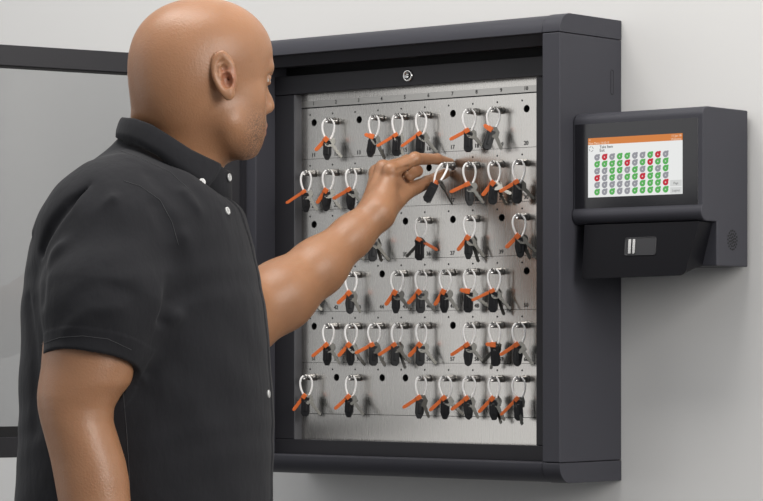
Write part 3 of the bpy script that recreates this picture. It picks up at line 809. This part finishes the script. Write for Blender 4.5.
def hand_core(P):
    W = L(378, 212, 4.655)
    d = s_cap(P, W, L(392, 173, 4.680), .0235, .0135)
    for (px, py, v, r0, r1) in ((384, 170, 4.700, .0220, .0140), (378, 175, 4.722, .0200, .0135), (376, 185, 4.742, .0180, .0120)):
        d = smin(d, s_cap(P, L(374, 208, 4.668), L(px, py, v), r0, r1), .008)
    d = smin(d, s_cap(P, WR_L, L(383, 202, 4.668), .0270, .0240), .012)
    d = smin(d, s_ell(P, L(396, 186, 4.690), (.0150, .0150, .0150)), .012)              # thumb web
    d = smin(d, chain(P, THB), .010)
    d = smin(d, chain(P, IDX), .006)
    d2 = smin(smin(chain(P, MID), chain(P, RNG), .001), chain(P, PNK), .001)
    d = smin(d, d2, .003)
    for f in (MID, RNG, IDX, PNK):                                                     # knuckle swell
        d = smin(d, s_sph(P, L(f[0][0]-1, f[0][1]-1, f[0][2]-.004), f[0][3]*1.02), .008)
    d = smax(d, -s_cap(P, L(397, 170, 4.664), L(408, 166.5, 4.682), .0012), .0035)
    d = smax(d, -s_cap(P, L(400, 176, 4.672), L(409, 179.5, 4.690), .0011), .0035)
    for f in (IDX, MID, RNG):
        d = smin(d, s_sph(P, L(f[1][0], f[1][1]-.3, f[1][2]), f[1][3]*1.06), .004)
        j = L(*f[1][:3]); k_ = L(f[1][0]+1.5, f[1][1]+6.2, f[1][2])
    return d
def hand_right(P):
    w = WR_R; dn = nrm(WR_R-L(90, 450, 3.915)); s = np.array([1., 0, 0]); s = nrm(s-dn*(s@dn)); n = np.cross(dn, s)
    d = s_ell(P, w+dn*.05, (.042, .018, .055))
    d = smin(d, s_cap(P, w, w+dn*.03, .028, .026), .015)
    for i, (o, l) in enumerate(((.028, .070), (.010, .078), (-.009, .072), (-.027, .058))):
        a = w+dn*.090+s*o; b = a+dn*l*.5+n*.006; c = b+dn*l*.42+n*.016
        d = smin(d, smin(s_cap(P, a, b, .0105, .0095), s_cap(P, b, c, .0095, .0075), .003), .004)
    a = w+dn*.035+s*.025; b = a+s*.028+dn*.035; c = b+dn*.036+s*.006
    return smin(d, smin(s_cap(P, a, b, .016, .0125), s_cap(P, b, c, .0115, .009), .003), .01)
def upper_sdf(P):
    d = head_sdf(P); d = smin(d, neck_sdf(P), .022)
    return d
def skin_extra(V):
    q = (V-Hc) @ AH.T; a = np.zeros((len(V), 4)); a[:, 3] = 1
    near = np.linalg.norm(q, axis=1) < .2
    f, s, u = q[:, 0], np.abs(q[:, 1]), q[:, 2]
    sm = lambda x, e0, e1: np.clip((x-e0)/(e1-e0), 0, 1)
    beard = sm(u, -.062, -.092)*sm(f, .022, .052)*(1-.0*s)
    beard *= np.where((u > -.110) & (u < -.088) & (f > .090), .3, 1)
    brow = sm(np.abs(u+.0075+np.clip(s-.03, 0, 1)*.25), .0050, .0025)*sm(s, .012, .018)*sm(s, .050, .044)*sm(f, .07, .08)
    a[:, 0] = np.where(near, np.clip(beard*1.0+brow*.9, 0, 1), 0)
    lips = sm(np.abs(u+.0965), .0105, .0075)*sm(s, .024, .018)*sm(f, .088, .094)
    inner = sm(np.abs(f+.004), .014, .008)*sm(np.abs(u+.034), .018, .010)*sm(s, .070, .078)
    a[:, 1] = np.where(near, np.clip(lips*.8+inner*.45, 0, 1), 0)
    return a
# pieces of one continuous skin, finer where it is seen
z_cut = L(0, 215, 4.1)[2]
def clipz(f, z0=None, z1=None):
    def g(P):
        d = f(P)
        if z0 is not None: d = np.maximum(d, z0-P[:, 2])
        if z1 is not None: d = np.maximum(d, P[:, 2]-z1)
        return d
    return g
parts = []
hd_f = clipz(upper_sdf, z0=L(0, 205, 4.1)[2])
parts.append(mesh_sdf(hd_f, Hc+[-.17, -.16, -.25], Hc+[.16, .16, .11], .00155))
def larm(P): return smin(arm_left(P), hand_left(P), .010)
parts.append(mesh_sdf(larm, np.minimum(SLs, EL_L)-.09, np.array([max(L(460, 0, 4.75)[0], 0), L(0, 0, 4.80)[1], L(0, 130, 4.7)[2]]), .0018))
def rarm(P): return smin(arm_right(P), hand_right(P), .01)
parts.append(mesh_sdf(rarm, [EL_R[0]-.12, EL_R[1]-.14, WR_R[2]-.24], [WR_R[0]+.13, SRt[1]+.12, SRt[2]+.09], .0024))
HIPz = .93
HX = float((np.interp(HIPz, zf, xlf)+np.interp(HIPz, zf, xrf))/2)
def legs(P, off=0):
    d = None
    for s in (-1, 1):
        hip = np.array([HX, s*.095, HIPz]); kn = np.array([HX+.02, s*.12, .50]); an = np.array([HX-.01, s*.13, .09])
        e = smin(s_cap(P, hip, kn, .098+off, .068+off), s_cap(P, kn, an, .065+off, .042+off*1.8), .03)
        d = e if d is None else smin(d, e, .02)
    return d
def core(P):
    d = np.maximum(torso_sdf(P, -.016), P[:, 2]-L(0, 168, 4.1)[2]); d = np.maximum(d, .86-P[:, 2])
    d = smin(d, legs(P), .03)
    yk = (P-L(140, 146, 4.1)) @ nrm([.515, 0, .857])+.014
    d = smin(d, s_cap(P, NB-[0, 0, .02], SRt-[0, -.01, .02], .045, .05), .03); d = smin(d, s_cap(P, NB-[0, 0, .02], SLs, .045, .055), .03)
    return np.maximum(d, yk)
parts.append(mesh_sdf(core, [HX-.30, -.33, .05], [HX+.30, .35, SRt[2]+.10], .008))
V_ = []; Q_ = []; o_ = 0
for v, q in parts: V_.append(v); Q_.append(q+o_); o_ += len(v)
V_ = np.concatenate(V_); Q_ = np.concatenate(Q_)
qc = V_[Q_].mean(1); qh = (qc-Hc) @ AH.T
mi = np.zeros(len(Q_), int)
for s in (-1, 1):
    de = np.linalg.norm(qh-np.array([.0780, s*.0315, -.0285]), axis=1)
    on = (np.abs(de-.0125) < .0009) & (qh[:, 0] > .0815) & (np.abs(qh[:, 2]+.0288) < .0040)
    mi[on] = 1
    di = np.linalg.norm(qh[:, 1:]-np.array([s*.0315, -.0285]), axis=1); mi[on & (di < .0055)] = 2
body = np_obj('body', V_, Q_, [M_skin, M_eye, M_iris], man, mi, skin_extra(V_))

# ---- shirt
Ts = nrm(SRt-HEM)
HEMn = nrm(np.array([-.14, -.30, -1.0]))        # the cuff opening faces down and a little towards the near side
def sleeve_r(P, off=0):
    a = L(122, 222, 4.015); b = L(107, 300, 3.955); c = L(88, 372, 3.925)
    d = s_cap(P, a, b, .086+off, .0835+off); d = smin(d, s_cap(P, b, c, .0835+off, .0615+off), .03)
    return d
def sleeve_l(P, off=0):
    return s_cap(P, SLs, SLs+(EL_L-SLs)*.75, .082+off, .070+off)
FOLDS = []   # (points in px/depth, amplitude, width) : ridges positive, valleys negative
def fold(pts, amp, wd): FOLDS.append(([L(*p) for p in pts], amp, wd))
fold([(44, 250, 3.97), (54, 226, 3.95), (68, 208, 3.94), (92, 190, 3.95), (118, 181, 3.97)], -.0075, .0085)
fold([(50, 262, 3.93), (62, 232, 3.90), (80, 212, 3.89), (112, 194, 3.91)], .0050, .012)
fold([(36, 232, 4.02), (48, 212, 4.0), (62, 198, 3.98)], .003, .008)
fold([(40, 300, 3.92), (42, 262, 3.93)], -.004, .012)
fold([(160, 205, 3.93), (176, 240, 3.92), (178, 275, 3.92), (170, 292, 3.92), (160, 318, 3.92)], -.0075, .011)
fold([(186, 236, 3.93), (196, 262, 3.92), (192, 300, 3.93)], .0028, .016)
fold([(170, 300, 3.93), (205, 285, 3.93), (235, 282, 3.96)], -.004, .012)
fold([(165, 318, 3.93), (200, 316, 3.92), (240, 330, 3.95)], .0035, .012)
fold([(150, 372, 3.93), (190, 340, 3.92), (236, 310, 3.96)], -.0035, .010)
fold([(165, 282, 3.89), (148, 262, 3.87), (134, 252, 3.87)], -.0035, .007)
fold([(160, 300, 3.88), (138, 284, 3.86), (118, 276, 3.86)], .003, .008)
fold([(130, 230, 3.89), (150, 246, 3.88), (168, 268, 3.90)], .003, .008)
fold([(62, 330, 3.87), (90, 310, 3.86), (120, 308, 3.86)], .0025, .012)
fold([(70, 296, 3.86), (98, 284, 3.86), (130, 290, 3.87)], -.0025, .010)
fold([(236, 190, 4.03), (252, 250, 4.02), (262, 300, 4.02), (268, 350, 4.03)], -.003, .010)
fold([(228, 210, 3.99), (246, 262, 3.98), (256, 330, 3.98), (260, 400, 3.99)], .0025, .010)
fold([(28, 300, 4.02), (34, 360, 3.99), (32, 430, 3.99)], -.003, .012)
fold([(150, 400, 3.92), (160, 450, 3.92), (158, 520, 3.92)], -.0028, .012)
fold([(200, 380, 3.92), (214, 440, 3.92), (210, 520, 3.92)], .003, .018)
fold([(236, 400, 3.96), (240, 450, 3.96), (236, 510, 3.96)], -.0026, .014)
fold([(90, 168, 4.0), (120, 160, 4.0), (160, 172, 3.98)], .002, .012)
fold([(150, 175, 3.96), (190, 210, 3.93), (214, 250, 3.94)], -.0025, .012)
fold([(185, 190, 3.96), (214, 222, 3.95), (232, 262, 3.96)], .0028, .010)
def folds_d(P):
    d = np.zeros(len(P))
    for pts, amp, wd in FOLDS:
        A_ = np.array(pts); lo_, hi_ = A_.min(0)-2.6*wd, A_.max(0)+2.6*wd
        m = ((P > lo_) & (P < hi_)).all(1)
        if not m.any(): continue
        c = None; Pm = P[m]
        for a, b in zip(pts, pts[1:]):
            e = s_cap(Pm, a, b, 0); c = e if c is None else np.minimum(c, e)
        d[m] -= 1.3*amp*np.exp(-(c/wd)**2)
    x, y, z = P.T
    d += .0015*np.sin(31*x+9*z+3*np.sin(13*z+2))*np.sin(23*z+11*x+2*np.sin(17*x)+7*y)
    d += .0008*np.sin(71*x-37*z+2*np.sin(29*z))*np.sin(53*z+31*x+20*y)
    return d
def front_x(P): return P[:, 1]
def shirt_outer(P, off=0, detail=True):
    d = torso_sdf(P, off)
    d = smin(d, s_cap(P, NB+[0, 0, -.050], SRt+[0, 0, -.010], .055+off, .076+off), .05)
    d = smin(d, s_cap(P, NB+[0, 0, -.050], SLs+[0, 0, -.010], .055+off, .076+off), .05)
    d = smax(d, (P-YK) @ YKn, .012)
    sl = sleeve_r(P, off)
    cut = (P-HEM) @ HEMn
    sl = smax(sl, cut, .002)
    d = smin(d, sl, .022)
    e = sleeve_l(P, off); pl = (P-(SLs+(EL_L-SLs)*.62)) @ nrm(EL_L-SLs)
    d = smin(d, np.maximum(e, pl), .02)
    if detail:
        d = d+folds_d(P)
        # front placket: a doubled strip down the centre front
        pk = np.clip(1-(np.abs(P[:, 1]+PKC(P[:, 2]))-.0165)/.0012, 0, 1)*(P[:, 0] > .0)
        d = d-.0016*pk
        # stitched cuff fold
        hb = np.clip((cut+.0265)/.0012, 0, 1)*(sleeve_r(P, off) < .006)
        d = d-.0009*hb
    return d
def PKC(z):
    # centre-front offset towards the near side, larger near the collar
    return np.interp(z, [L(0, 400, 4.0)[2], L(0, 250, 4.0)[2], L(0, 190, 4.0)[2]], [.012, .016, .052])
YK = L(140, 146, 4.1); YKn = nrm([.515, 0, .857])
NKa, NKb = L(199, 105, HV), L(172, 190, 4.11)
def shirt_sdf(P):
    o = shirt_outer(P)
    inner = o+.0036
    d = np.maximum(o, -inner)
    d = np.maximum(d, .895-P[:, 2])
    # open the cuffs and the neck
    cut = (P-HEM) @ HEMn
    near = s_cap(P, L(104, 300, 3.95), L(88, 372, 3.925), .10)
    d = np.where((near < 0), np.maximum(d, np.where(sleeve_r(P) < -.0035, -np.maximum(-(cut+.0), sleeve_r(P, -.0035)), d)), d)
    nk = s_cap(P, NKa, NKb+[0, 0, .012], .060, .066)
    d = np.maximum(d, -nk)
    return d
def sleeve_hollow(P):
    return np.maximum(sleeve_r(P, -.0038), -((P-HEM) @ HEMn)-.060)
def shirt_final(P):
    d = shirt_outer(P)
    sh = np.maximum(sleeve_r(P, -.0058), -((P-HEM) @ HEMn)-.035)
    d = np.maximum(d, -sh)
    pl = (P-(SLs+(EL_L-SLs)*.62)) @ nrm(EL_L-SLs)
    d = np.maximum(d, -np.maximum(sleeve_l(P, -.0038), -pl-.035))
    d = np.maximum(d, .895-P[:, 2])
    return d
Vs, Qs = mesh_sdf(shirt_final, [L(5, 0, 4.0)[0]-.02, -.34, .88], [L(300, 0, 4.5)[0]+.02, .42, L(0, 112, 4.1)[2]], .0024)
shirt = np_obj('shirt', Vs, Qs, [M_shirt], man, label='charcoal short-sleeved button-down shirt')
def Pinv(px, py):
    o = np.array([-R0, -V0, CAM[2]-FLOOR]); d = np.array([(px-381.5)/FPX, 1, -(py-HOR)/FPX]); return o, d
def cast(px, py, f, t0=3.6, t1=4.6):
    o, d = Pinv(px, py); t = t0
    for i in range(200):
        v = f((o+t*d)[None])[0]
        if abs(v) < 1e-4: break
        t += v*.85
        if t > t1: return None
    p = o+t*d; e = .0015
    n = np.array([f((p+np.eye(3)[a]*e)[None])[0]-f((p-np.eye(3)[a]*e)[None])[0] for a in range(3)])
    return p, nrm(n)
def basis(n, up=(0, 0, 1)):
    n = Vector(n); u = Vector(up); x = u.cross(n).normalized(); y = n.cross(x).normalized()
    return Matrix(((x.x, y.x, n.x, 0), (x.y, y.y, n.y, 0), (x.z, y.z, n.z, 0), (0, 0, 0, 1)))
def button(p, n, r=.0056, parent=shirt):
    bm = bmesh.new(); M = Matrix.Translation(Vector(p)+Vector(n)*.0006) @ basis(n)
    lathe(bm, [(.0001, -.0008), (r, -.0008), (r, .0010), (r*.88, .0019), (r*.62, .0013), (.0001, .0012)], axis='z', n=20, M=M)
    for a in range(4):
        lathe(bm, [(.0006, .0013), (.0006, .0018)], axis='z', n=6, M=M @ Matrix.Translation((.0014*math.cos(a*PI/2+.7), .0014*math.sin(a*PI/2+.7), 0)))
    return obj('button', bm, M_button, parent, smooth=True, label='small pearly button')
def stitch(pts_px, name='stitching', f=None, r=.00045):
    f = f or shirt_outer
    P3 = []
    for a, b in zip(pts_px, pts_px[1:]):
        for i in range(6):
            t = i/6; c = cast(a[0]+(b[0]-a[0])*t, a[1]+(b[1]-a[1])*t, f)
            if c is not None: P3.append(c[0]+c[1]*.0002)
    if len(P3) > 3:
        bm = bmesh.new(); tube(bm, P3, r, n=5); obj(name, bm, M_thread, shirt)
stitch([(124, 181), (140, 186), (160, 200), (172, 222), (180, 250)], 'yoke_seam')
stitch([(41.5, 344), (60, 337.5), (83, 336), (108, 339), (136, 352)], 'cuff_stitching')
stitch([(123, 390), (126.5, 430), (129, 470), (130, 498)], 'side_seam')
stitch([(118, 150), (140, 158), (170, 172), (196, 196)], 'shoulder_seam')

# ---- collar: stand and turned-down leaf sweeping round the neck
def neck_ring(a, grow, px, A=.0735, B_=.069):
    return None
CCx = L(178, 0, 4.105)[0]; CA = .0750; CB_ = .0815; VC_ = 4.09
topx = [124, 140, 157, 173, 196, 221, 233]; topy = [117.5, 118.5, 124.5, 134.5, 150, 163, 171]
botx = [118, 124, 140, 162, 182, 206, 216, 236]; boty = [137, 139, 143.5, 155, 170.5, 190.5, 186, 176]
def colz(xx, X_, Y_, a):
    v = 4.105-CB_*abs(math.sin(a))
    px = 381.5+((CCx+CA*math.cos(a))+R0)*FPX/v
    return px, v
def leaf():
    N = 72; rows = []
    for i in range(N+1):
        sF = i/N; at_ = math.radians(34+(326-34)*sF); ab_ = math.radians(57+(303-57)*sF)
        ca, sa = math.cos(at_), math.sin(at_); cb, sb = math.cos(ab_), math.sin(ab_)
        px_t = 178+54*ca; py_t = np.interp(px_t, topx, topy)
        px_b = 178+60*cb; py_b = np.interp(px_b, botx, boty)
        v = VC_-(CB_+.006)*abs(sa)
        zt = L(0, py_t, v)[2]; zb = L(0, py_b, VC_-(CB_+.006)*abs(sb))[2]
        zb = min(zb, zt-.004)
        def pt(g, z):
            k_ = min(1, max(0, (zt-z)/(zt-zb))); aa = at_+(ab_-at_)*k_
            return (CCx+(CA+g)*math.cos(aa), VC_-V0-(CB_+g)*math.sin(aa), z)
        prof = [(.0105, zb), (.0098, zb+(zt-zb)*.35), (.0070, zb+(zt-zb)*.70), (.0040, zb+(zt-zb)*.93), (.0012, zt+.0006), (-.0016, zt-.0004), (-.0020, zt-.004), (.0005, zb+(zt-zb)*.70), (.0060, zb+(zt-zb)*.30), (.0078, zb+.0004)]
        rows.append([pt(g, z) for g, z in prof])
    bm = bmesh.new(); VV = [[bm.verts.new(p) for p in r] for r in rows]; m = len(VV[0])
    for A_, B2 in zip(VV, VV[1:]):
        for k in range(m): bm.faces.new((A_[k], A_[(k+1) % m], B2[(k+1) % m], B2[k]))
    bm.faces.new(VV[0]); bm.faces.new(VV[-1])
    return bm
co = obj('collar', leaf(), M_shirt, shirt, smooth=True)
def stand():
    bm = bmesh.new(); N = 72; VV = []
    for i in range(N):
        a = 2*PI*i/N; ca, sa = math.cos(a), math.sin(a)
        px_t = 178+54*ca; zt = L(0, np.interp(px_t, topx, topy), VC_-CB_*abs(sa))[2]-.002
        h_ = .030+.030*max(0, ca)**2
        VV.append([bm.verts.new((CCx+(CA+g)*ca, VC_-V0-(CB_+g)*sa, z)) for g, z in ((.0015, zt-h_*1.15), (.0010, zt-.004), (-.0004, zt), (-.0022, zt-.004), (-.0018, zt-h_*1.15))])
    for i in range(N):
        A_, B2 = VV[i], VV[(i+1) % N]
        for k in range(5): bm.faces.new((A_[k], A_[(k+1) % 5], B2[(k+1) % 5], B2[k]))
    return bm
obj('collar_stand', stand(), M_shirt, shirt, smooth=True)
def ring_pt(px, py):
    ca = max(-1, min(1, (px-178)/54)); sa = math.sqrt(1-ca*ca)
    z = L(0, py, VC_-CB_*sa)[2]
    return (CCx+(CA+.0022)*ca, VC_-V0-(CB_+.0022)*sa, z), nrm((ca, -sa*1.1, .1))
button(*ring_pt(229, 177.5))
ca = (205-178)/60; sa = math.sqrt(1-ca*ca)
button((CCx+(CA+.0125)*ca, VC_-V0-(CB_+.0125)*sa, L(0, 182.5, VC_-CB_*sa)[2]), nrm((ca, -sa, .15)), r=.0050)
for px, py in ((227, 211), (268, 394)):
    c = cast(px, py, shirt_outer)
    if c: button(c[0], c[1])

# ---- trousers and shoes, below the picture
def trousers(P):
    d = legs(P, .012); z = P[:, 2]
    w_ = np.maximum(torso_sdf(P, -.038), P[:, 2]-.98); w_ = np.maximum(w_, .88-z)
    return np.maximum(smin(d, w_, .04), .05-z)
Vt, Qt = mesh_sdf(trousers, [HX-.26, -.30, .03], [HX+.28, .30, 1.02], .009)
np_obj('trousers', Vt, Qt, [M_trouser], man)
for s in (-1, 1):
    def shoe(P, s=s):
        a = np.array([HX-.04, s*.13, .048]); b = np.array([HX+.15, s*.14, .030])
        d = smin(s_cap(P, a, b, .044, .034), s_cap(P, a+[.03, 0, .02], a+[.02, 0, .06], .042, .042), .02)
        return np.maximum(d, .0-P[:, 2])
    Vh, Qh = mesh_sdf(shoe, [HX-.14, s*.13-.10, -.01], [HX+.24, s*.13+.10, .18], .006)
    np_obj('shoe', Vh, Qh, [M_shoe], man)
#MANEND

# ------------------------------------------------------------------ light
w = bpy.data.worlds.new('studio'); sc.world = w; w.use_nodes = True
bg = w.node_tree.nodes['Background']; bg.inputs[0].default_value = (.93, .96, 1.0, 1); bg.inputs[1].default_value = .50
wt = w.node_tree; wc = wt.nodes.new('ShaderNodeTexCoord'); wx = wt.nodes.new('ShaderNodeSeparateXYZ'); wm = wt.nodes.new('ShaderNodeMapRange')
wt.links.new(wc.outputs['Generated'], wx.inputs[0]); wt.links.new(wx.outputs['Z'], wm.inputs[0])
wm.inputs[1].default_value = -.5; wm.inputs[2].default_value = .5; wm.inputs[3].default_value = .14; wm.inputs[4].default_value = .56; wt.links.new(wm.outputs[0], bg.inputs[1])
def area(name, loc, tgt, sx, sy, power, col=(1, 1, 1)):
    l = bpy.data.lights.new(name, 'AREA'); l.shape = 'RECTANGLE'; l.size = sx; l.size_y = sy; l.energy = power; l.color = col
    o = bpy.data.objects.new(name, l); C.objects.link(o); o.location = loc
    o.rotation_euler = (Vector(tgt)-Vector(loc)).to_track_quat('-Z', 'Y').to_euler(); return o
area('softbox_right', (3.2, -.9, 1.0), (0.4, -.2, .2), 1.2, 1.4, 58, (1, .97, .93))
area('softbox_top', (.4, -1.05, 2.3), (.3, -.35, .3), 1.8, 1.0, 52, (1, .97, .93))
area('softbox_left', (-1.7, -2.3, .75), (.1, 0, .3), 2.5, 2.9, 19, (1, .98, .96))
